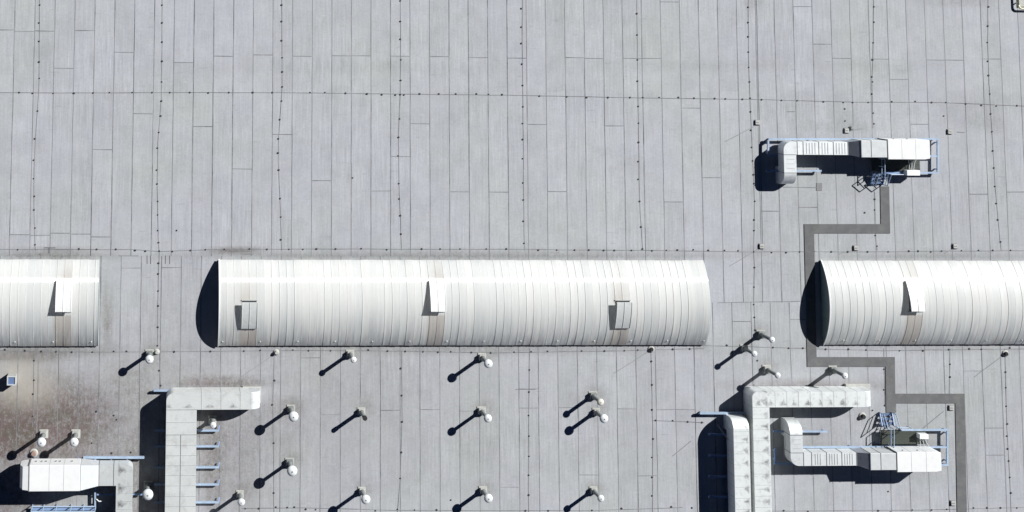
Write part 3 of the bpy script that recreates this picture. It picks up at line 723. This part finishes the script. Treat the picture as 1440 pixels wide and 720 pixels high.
# ------------------------------------------------------------------ AIR HANDLING UNITS (right side pair)
def unit(d, label):
    s = d['s']                                   # +1: leg runs to the north, -1: to the south (picture up / down)
    TD, BD, TB, BB = .97, .33, 1.28, .35
    r = thing('air_handling_unit', (*xy(*d['o'], 0), 0), label, 'air unit', 'air handling units on raised blue frames')
    lx0 = G(d['leg'][0], d['legy'], TD).x; lx1 = G(d['leg'][1], d['legy'], TD).x
    yo = G(d['run'][0], d['yo'], TD).y; yi = G(d['run'][0], d['yi'], TD).y      # outer and inner edges of the run
    xr = G(d['run'][1], d['yo'], TD).x; yel = G(d['leg'][0], d['yel'], TD).y
    # plan elbow with rounded outer corner
    pol = [(lx1, yi), (lx1, yo), (lx0, yo), (lx0, yi)]
    MB().prism(rnd(pol, [2], .42), BD, TD).build('plan_elbow', M_GALV, r)
    va = MB(); c = Vector((lx1, yi, TD)); 
    MB().box(lx0, lx1, yi, yel, BD, TD).build('duct_leg', M_GALV, r)
    elbow(((lx0+lx1)/2, yel), (0, s), lx1-lx0, BD, TD, .62).build('elbow', M_GALV, r, bevel=.008)
    MB().box(lx1, xr, yi, yo, BD, TD).build('duct_run', d['m'], r)
    for px in d['fl']:
        x = G(px, d['yo'], TD).x; flange(x, x, min(yi, yo), max(yi, yo), BD, TD, 'x', .012, .03).build('flange', M_FL, r)
    for px in d['ribs']:
        x = G(px, d['yo'], TD).x; MB().box(x-.012, x+.012, min(yi, yo)+.05, max(yi, yo)-.05, TD, TD+.012).build('stiffener', M_GALV2, r)
    for yy in (yi, yel): flange(lx0, lx1, yy, yy, BD, TD, 'y', .012, .03).build('flange', M_FL, r)
    n = 4
    for k in range(1, n):
        yy = yi+(yel-yi)*k/n; MB().box(lx0+.15, lx1-.1, yy-.01, yy+.01, TD, TD+.01).build('stiffener', M_GALV2, r)
    # transition up to the fan section
    xb0 = G(d['box1'][0], d['by'][0], TB).x; xb1 = G(d['box1'][1], d['by'][0], TB).x; ba = G(d['box1'][0], d['by'][0], TB).y; bb = G(d['box1'][0], d['by'][1], TB).y
    y0, y1 = min(yi, yo), max(yi, yo); c0, c1 = min(ba, bb), max(ba, bb)
    MB().loft([[(xr, y0, BD), (xr, y1, BD), (xr, y1, TD), (xr, y0, TD)], [(xb0, c0, BB), (xb0, c1, BB), (xb0, c1, TB), (xb0, c0, TB)]]).build('transition', M_TRANS, r)
    xm_ = G(d['bseam'], d['by'][0], TB).x
    MB().box(xb0, xb1, c0, c1, BB, TB).build('fan_section', M_GALVB, r, bevel=.012)
    for x in (xb0, xm_): flange(x, x, c0, c1, BB, TB, 'x', .010, .03).build('flange', M_FL, r)
    xw1 = G(d['w'][1], d['wy'][0], TB).x; e0 = G(d['w'][0], d['wy'][0], TB).y; e1 = G(d['w'][0], d['wy'][1], TB).y; e0, e1 = min(e0, e1), max(e0, e1)
    wp_ = [(xb1+.02, e0), (xw1-.28, e0), (xw1, e0+.05), (xw1, e1-.04), (xw1-.2, e1), (xb1+.02, e1)]
    wb = MB().prism(wp_, BB, TB+.02).build('white_housing', M_WHITE, r, bevel=.012)
    flange(xb1+.01, xb1, e0, e1, BB, TB+.02, 'x', .004, .03).build('flange', M_FL, r)
    for px in d['wseam']:
        x = G(px, d['wy'][0], TB).x; MB().box(x-.007, x+.007, e0-.004, e1+.004, BB+.02, TB+.024).build('panel_joint', M_GALV2, wb)
    for px in d['wseam']:
        x = G(px, d['wy'][0], TB).x; MB().box(x-.30, x-.27, e1+.0, e1+.035, 1.0, 1.08).build('door_handle', M_FL, wb)
    # legs under housing
    for x in (xb0+.15, xw1-.2):
        for y in (e0+.12, e1-.12): MB().box(x-.04, x+.04, y-.04, y+.04, .02, BB).build('leg', M_BLUE2, r)
    # raised steel frame
    for a, b_ in d['beams']: beam(r, a, b_, .30, .085, .09, name='frame_beam')
    for a, b_ in d['shade_beams']: beam(r, a, b_, .30, .085, .09, m=M_BLUE2, name='frame_beam')  # shadowed beam lengths, their shade painted as a deeper blue
    # white fitting beside the leg
    a, b_ = d['fit']; MB().bar(G(*a, .45), G(*b_, .45), .06, .06).build('conduit', M_WHITE, r)
    # platform with steps and guard rail
    L, yp, ye_, yk = d['st']; g = lambda x, y, z=0: Vector((G(x, y).x, G(x, y).y, z))
    gr = MB(); pa = g(L-2, d['gy']); pb = g(d['plate'], yk); x_a, x_b = pa.x, pb.x; y_a, y_b = min(pa.y, pb.y), max(pa.y, pb.y)
    nb = int((x_b-x_a)/.055)
    for k in range(nb+1): gr.box(x_a+k*.055, x_a+k*.055+.034, y_a, y_b, .26, .29)
    for yy in (y_a+.02, (y_a+y_b)/2, y_b-.02): gr.box(x_a, x_b, yy-.015, yy+.015, .235, .259)
    gr.build('platform_grating', M_GRATE, r)
    for dx in (0, 17):
        top = g(L+dx, yp, .86); bot = g(L+dx, ye_, .50)
        h = MB().tube([top, bot], .024, 8)
        h.tube([g(L+dx, yp, .58), g(L+dx, ye_, .27)], .018, 8)
        h.tube([g(L+dx, yp, .02), top], .022, 8); h.tube([g(L+dx, ye_, .02), bot], .022, 8)
        h.build('stair_handrail', M_BLUE, r)
        MB().bar(g(L+dx, yp, .27), g(L+dx, ye_, .05), .04, .12).build('stair_stringer', M_BLUE2, r)
    for k in range(3):
        t = (k+.5)/3; q0 = g(L+.6, yp+(ye_-yp)*t, .24-.19*t); q1 = g(L+16.4, yp+(ye_-yp)*t, .24-.19*t)
        MB().bar(q0, q1, .13, .03).build('stair_tread', M_TREAD, r)
    gx = L+8; h = MB()
    h.tube([g(gx, yp, .86), g(gx, yk, .86)], .024, 8); h.tube([g(gx, yp, .58), g(gx, yk, .58)], .020, 8)
    for t in (0, .5, 1): h.tube([g(gx, yp+(yk-yp)*t, .29), g(gx, yp+(yk-yp)*t, .86)], .022, 8)
    h.build('guard_rail', M_BLUE, r)
    h = MB(); h.tube([g(L+17, yp, .86), g(L+34, yp, .86)], .022, 8); h.tube([g(L+17, yp, .58), g(L+34, yp, .58)], .018, 8)
    for t in (17, 34): h.tube([g(L+t, yp, .29), g(L+t, yp, .86)], .02, 8)
    h.build('guard_rail', M_BLUE, r)
    # small white control cabinet on the frame, with its pipes
    cx, cy = d['cab']; a = G(cx[0], cy[0], .62); b_ = G(cx[1], cy[1], .62)
    MB().box(a.x, b_.x, a.y, b_.y, .30, .62).build('control_cabinet', M_WHITE, r, bevel=.01)
    q = (a+b_)/2
    for k in range(3):
        o_ = Vector((.1*k-.1, s*-.0, 0))
        MB().tube([Vector((q.x, min(a.y, b_.y) if s > 0 else max(a.y, b_.y), .45))+o_, Vector((q.x+.05*k, (e1 if s > 0 else e0)-s*-.25, .40))+o_, Vector((q.x+.12*k, (e1 if s > 0 else e0)-s*.02, .42))+o_], .022, 8).build('cooling_pipe', M_GALV2, r)
    return r
M_TREAD = simple('stair_tread_blue', (.10, .15, .26), .6)
M_TRANS = simple('galvanised_slope_shade', (.50, .53, .58), .35, .75, .06, 3)  # darker, more metallic copy: shade of the slope facing away from the sun
M_GALVB = simple('galvanised_box', (.60, .62, .62), .5, .1, .05, 3, (.45, .45, .43), .3)
MRUN = duct_material('duct_sheet_d', (.62, .64, .64))
low = dict(s=1, o=(1230, 640), leg=(1111.5, 1129), legy=625, run=(1129, 1205.6), yo=655.2, yi=636.7, yel=612, m=MRUN, fl=(1130.5, 1141.8, 1162.9, 1184.4, 1205.0),
           ribs=(1147, 1150.5, 1154, 1167, 1170.5, 1174, 1178, 1188.5, 1192, 1195.5, 1199), box1=(1224, 1260.7), by=(637.6, 661.2), bseam=1238.6, w=(1260.7, 1323), wy=(635.8, 663.8), wseam=(1281, 1302),
           beams=[((1164, 607), (1126, 607)), ((1129, 629), (1332, 629)), ((1332.7, 606.5), (1332.7, 652)), ((1268, 604.8), (1334.2, 604.8)), ((1234, 654), (1334.2, 654))],
           shade_beams=[((1088, 607), (1126, 607)), ((1090.5, 631), (1090.5, 650)), ((1089, 652.3), (1234, 652.8))], fit=((1104.5, 612.5), (1104.5, 628)),
           gy=602.5, st=(1236, 596.5, 579.5, 622), plate=1298, cab=((1293.5, 1306), (611, 617.5)))
upp = dict(s=-1, o=(1215, 215), leg=(1102.6, 1120), legy=230, run=(1120, 1192.8), yo=199.2, yi=217.5, yel=243, m=MRUN, fl=(1121, 1129.3, 1151.3, 1171.8, 1192.3),
           ribs=(1134, 1138, 1142, 1146, 1156, 1160, 1164, 1176, 1180, 1184, 1188), box1=(1211, 1247.7), by=(197.6, 221.3), bseam=1225, w=(1247.7, 1307), wy=(196.2, 224), wseam=(1267.6, 1287),
           beams=[((1081, 195.6), (1320.8, 195.6)), ((1080.7, 197.5), (1080.7, 217)), ((1319.4, 197.5), (1319.4, 241.5)), ((1290, 243), (1320.8, 243)), ((1302, 219.6), (1317.8, 219.6)), ((1119, 240.3), (1155.5, 240.3))],
           shade_beams=[((1081, 218.4), (1318, 218.4)) if False else ((1082, 218.4), (1108, 218.4)), ((1078, 240.3), (1119, 240.3)), ((1246, 243), (1290, 243))], fit=((1096.5, 233), (1096.5, 238)),
           gy=239.5, st=(1223.5, 243, 259.5, 222), plate=1288, cab=((1275.5, 1294), (239.5, 247)))
unit(low, 'pale air handling unit with white housing below the walkway branch, lower of two alike')
unit(upp, 'pale air handling unit with white housing standing alone in the upper right')

# ------------------------------------------------------------------ white unit, lower left
r = thing('air_handling_unit', (*xy(90, 680, 0), 0), 'big white air handling unit with a tapering end in the lower left corner', 'air unit', 'air handling units on raised blue frames')
TB, BB, TD, BD = 1.48, .46, 1.02, .30
bx0, bx1 = G(40.8, 680, TB).x, G(112.4, 680, TB).x; by1, by0 = G(80, 654.2, TB).y, G(80, 691, TB).y
hb = MB().box(bx0, bx1, by0, by1, BB, TB).build('white_housing', M_WHITE, r, bevel=.02)
for px in (69, 89.5): x = G(px, 680, TB).x; MB().box(x-.008, x+.008, by0-.004, by1+.004, BB+.02, TB+.005).build('panel_joint', M_GALV2, hb)
for px in (49, 57, 63, 77, 83, 100): x = G(px, 680, TB).x; MB().box(x-.03, x+.03, by1, by1+.04, .9, 1.0).build('door_handle', M_FL, hb)
hx0 = G(28, 680, 1.1).x
MB().loft([[(bx0-.025, by0+.04, BB), (bx0-.025, by1-.04, BB), (bx0-.025, by1-.04, TB-.01), (bx0-.025, by0+.04, TB-.01)], [(hx0+.15, by0+.07, BB), (hx0+.15, by1-.07, BB), (hx0+.15, by1-.07, TB-.05), (hx0+.15, by0+.07, TB-.05)],
           [(hx0, by0+.09, BB+.1), (hx0, by1-.09, BB+.1), (hx0, by1-.09, TB-.36), (hx0, by0+.09, TB-.36)]]).build('intake_hood', M_WHITE, r)
flange(bx0-.012, bx0, by0, by1, BB, TB, 'x', .006, .025).build('flange', M_FL, r)
tx = G(139, 670, TD).x; dy1, dy0 = G(150, 654, TD).y, G(150, 683.2, TD).y
MB().loft([[(bx1+.02, by0+.02, BB), (bx1+.02, by1-.02, BB), (bx1+.02, by1-.02, TB-.01), (bx1+.02, by0+.02, TB-.01)], [(tx, dy0, BD), (tx, dy1, BD), (tx, dy1, TD), (tx, dy0, TD)]]).build('transition', M_GALVB, r)
vx0, vx1 = G(163, 700, TD).x, G(186.3, 700, TD).x
MB().prism(rnd([(tx+.02, dy0), (vx0, dy0), (vx0, yb), (vx1, yb), (vx1, dy1), (tx+.02, dy1)], [4], .28), BD, TD).build('duct_body', duct_material('duct_sheet_e', (.56, .58, .57), [(1, 0, vx0, .75, .6, vx0, vx1)]), r)
for px in (139.3, 160): x = G(px, 670, TD).x; flange(x, x, dy0, dy1, BD, TD, 'x', .012, .03).build('flange', M_FL, r)
for py in (684, 694, 705, 716, 727): y = G(175, py, TD).y; flange(vx0, vx1, y, y, BD, TD, 'y', .008, .02).build('flange', M_GALV2, r)
beam(r, (117, 643.6), (203, 643.6), .30, .11, .10, name='frame_beam')
for px in (134.5, 156.5, 179): beam(r, (px, 645.5), (px, 680), .24, .06, .07, name='frame_beam', feet=False)
beam(r, (133.8, 645.5), (133.8, 716), .30, .08, .09, name='frame_beam', feet=False)
beam(r, (136, 695.7), (200, 695.7), .27, .06, .07, m=M_BLUE2, name='frame_beam')
MB().tube([G(135.5, 702, .32), G(139, 705, .36), G(144, 704.8, .36)], .03, 8).build('conduit', M_WHITE, r)
h = MB(); gp = lambda x, z: Vector((G(x, 709.3).x, G(x, 709.3).y, z))
h.tube([gp(46, .31), gp(135, .31)], .035, 8); h.tube([gp(46, .98), gp(135, .98)], .035, 8)
for px in (46, 62, 80, 100.5, 118, 134.5): h.tube([gp(px, .02), gp(px, .98)], .026, 8)
h.build('guard_rail', M_BLUE, r)
MB().box(gp(46, 0).x, gp(135, 0).x, gp(46, 0).y-.20, gp(46, 0).y-.03, .25, .28).build('toe_board', M_BLUE2, r)
for x in (bx0+.15, bx1-.15):
    for y in (by0+.15, by1-.15): MB().box(x-.05, x+.05, y-.05, y+.05, .02, BB).build('leg', M_BLUE2, r)

# ------------------------------------------------------------------ small things
def jbox(px, py, label, extra=False):
    p = G(px, py); r = thing('junction_box', p, label, 'junction box', 'small pale square boxes fixed to the roof')
    w_ = .11
    MB().box(p.x-w_-.03, p.x+w_+.03, p.y-w_-.03, p.y+w_+.03, .02, .035).build('base_plate', M_FL, r)
    b = MB().box(p.x-w_, p.x+w_, p.y-w_, p.y+w_, .035, .09).build('box_body', M_PLATE, r, bevel=.01)
    MB().box(p.x-w_+.05, p.x+w_-.05, p.y-.02, p.y+.02, .09, .10).build('lid_strap', M_FL, r)
    if extra: MB().lathe((p.x+.24, p.y+.12), [(.11, .02), (.11, .10), (.06, .16)], 14).build('side_gland', M_STEM, r)
jbox(1064.5, 172, 'small pale square box left above the upper right air unit')
jbox(1190, 183.5, 'small pale square box with a round gland just above the upper air unit', True)
jbox(1335, 185, 'small pale square box right of the upper right air unit')
jbox(1070.5, 346, 'small pale square box by the joint line left of the walkway')
jbox(1203, 348.5, 'small pale square box above the right skylight, nearer its left end')
jbox(1342.5, 346, 'small pale square box above the right skylight, nearer the picture edge')
jbox(1337, 573, 'pale square box tucked into the corner of the walkway')
jbox(1339.5, 707, 'small pale square box beside the walkway near the lower edge')
def stub(px, py, rr, h, m, label, name='roof_drain', cat='drain'):
    p = G(px, py); r = thing(name, p, label, cat)
    MB().lathe((p.x, p.y), [(rr*1.7, .018), (rr*1.7, .03), (rr*1.2, .05)], 18).build('flashing', M_PLATE, r, True)
    MB().lathe((p.x, p.y), [(rr, .05), (rr, h), (rr*.8, h+.03)], 16).build('stub', m, r, False)
stub(388.5, 495, .09, .18, M_PLATE, 'short pale pipe stub close under the middle skylight, above the left duct arm')
stub(220.5, 494.5, .09, .16, M_PLATE, 'short pale pipe stub right beside the capped vent between two skylights')
stub(1212.5, 585, .11, .16, M_BLACK, 'black pipe stub on a pale flashing below the end of the duct arm')
stub(1413.5, 497, .10, .12, M_BLACK, 'black pipe stub close under the right skylight')
stub(915.5, 491, .10, .10, M_BLACK, 'black pipe stub close under the right part of the middle skylight')
stub(47.5, 637, .13, .16, M_CLAY, 'rusty brown round dome above the big white air unit')
# intake box on the left
p0 = G(18, 531); r = thing('roof_box', p0, 'square blue topped box with pale rim on tan roof at the left edge', 'roof box')
a = .22
MB().box(p0.x-a, p0.x+a, p0.y-a, p0.y+a, .018, .52).build('box_body', M_PLATE, r, bevel=.01)
rim = MB()
for x0_, x1_, y0_, y1_ in ((-a, a, a-.05, a), (-a, a, -a, -a+.05), (-a, -a+.05, -a+.05, a-.05), (a-.05, a, -a+.05, a-.05)): rim.box(p0.x+x0_, p0.x+x1_, p0.y+y0_, p0.y+y1_, .52, .60)
rim.build('rim', M_GALVB, r)
MB().box(p0.x-a+.05, p0.x+a-.05, p0.y-a+.05, p0.y+a-.05, .52, .56).build('blue_lid', M_BLK2, r)
# yellow framed curb in the upper right corner
z = .19; c0 = G(1432.5, 12, z); c1 = Vector((c0.x+2.2, c0.y+2.4, z))
r = thing('hatch_frame', (c0.x+1.1, c0.y+1.2, 0), 'pale yellow metal frame cut by the upper right corner', 'frame')
poly = rnd([(c0.x, c0.y), (c1.x, c0.y), (c1.x, c1.y), (c0.x, c1.y)], [0, 1, 2, 3], .18)
t = MB().tube([(q[0], q[1], z) for q in poly+[poly[0]]], .05, 10); t.build('top_rail', M_YEL, r, True)
inner = MB().box(c0.x+.1, c1.x-.1, c0.y+.1, c1.y-.1, .018, .08); inner.build('curb', M_PLATE, r)
for q in ((c0.x, c0.y+.3), (c1.x, c0.y+.3), (c0.x, c1.y-.3), (c1.x, c1.y-.3)): MB().tube([(q[0], q[1], .02), (q[0], q[1], z)], .035, 8).build('leg', M_YEL, r)

for o in bpy.data.objects:
    if '_o' in o: del o['_o']
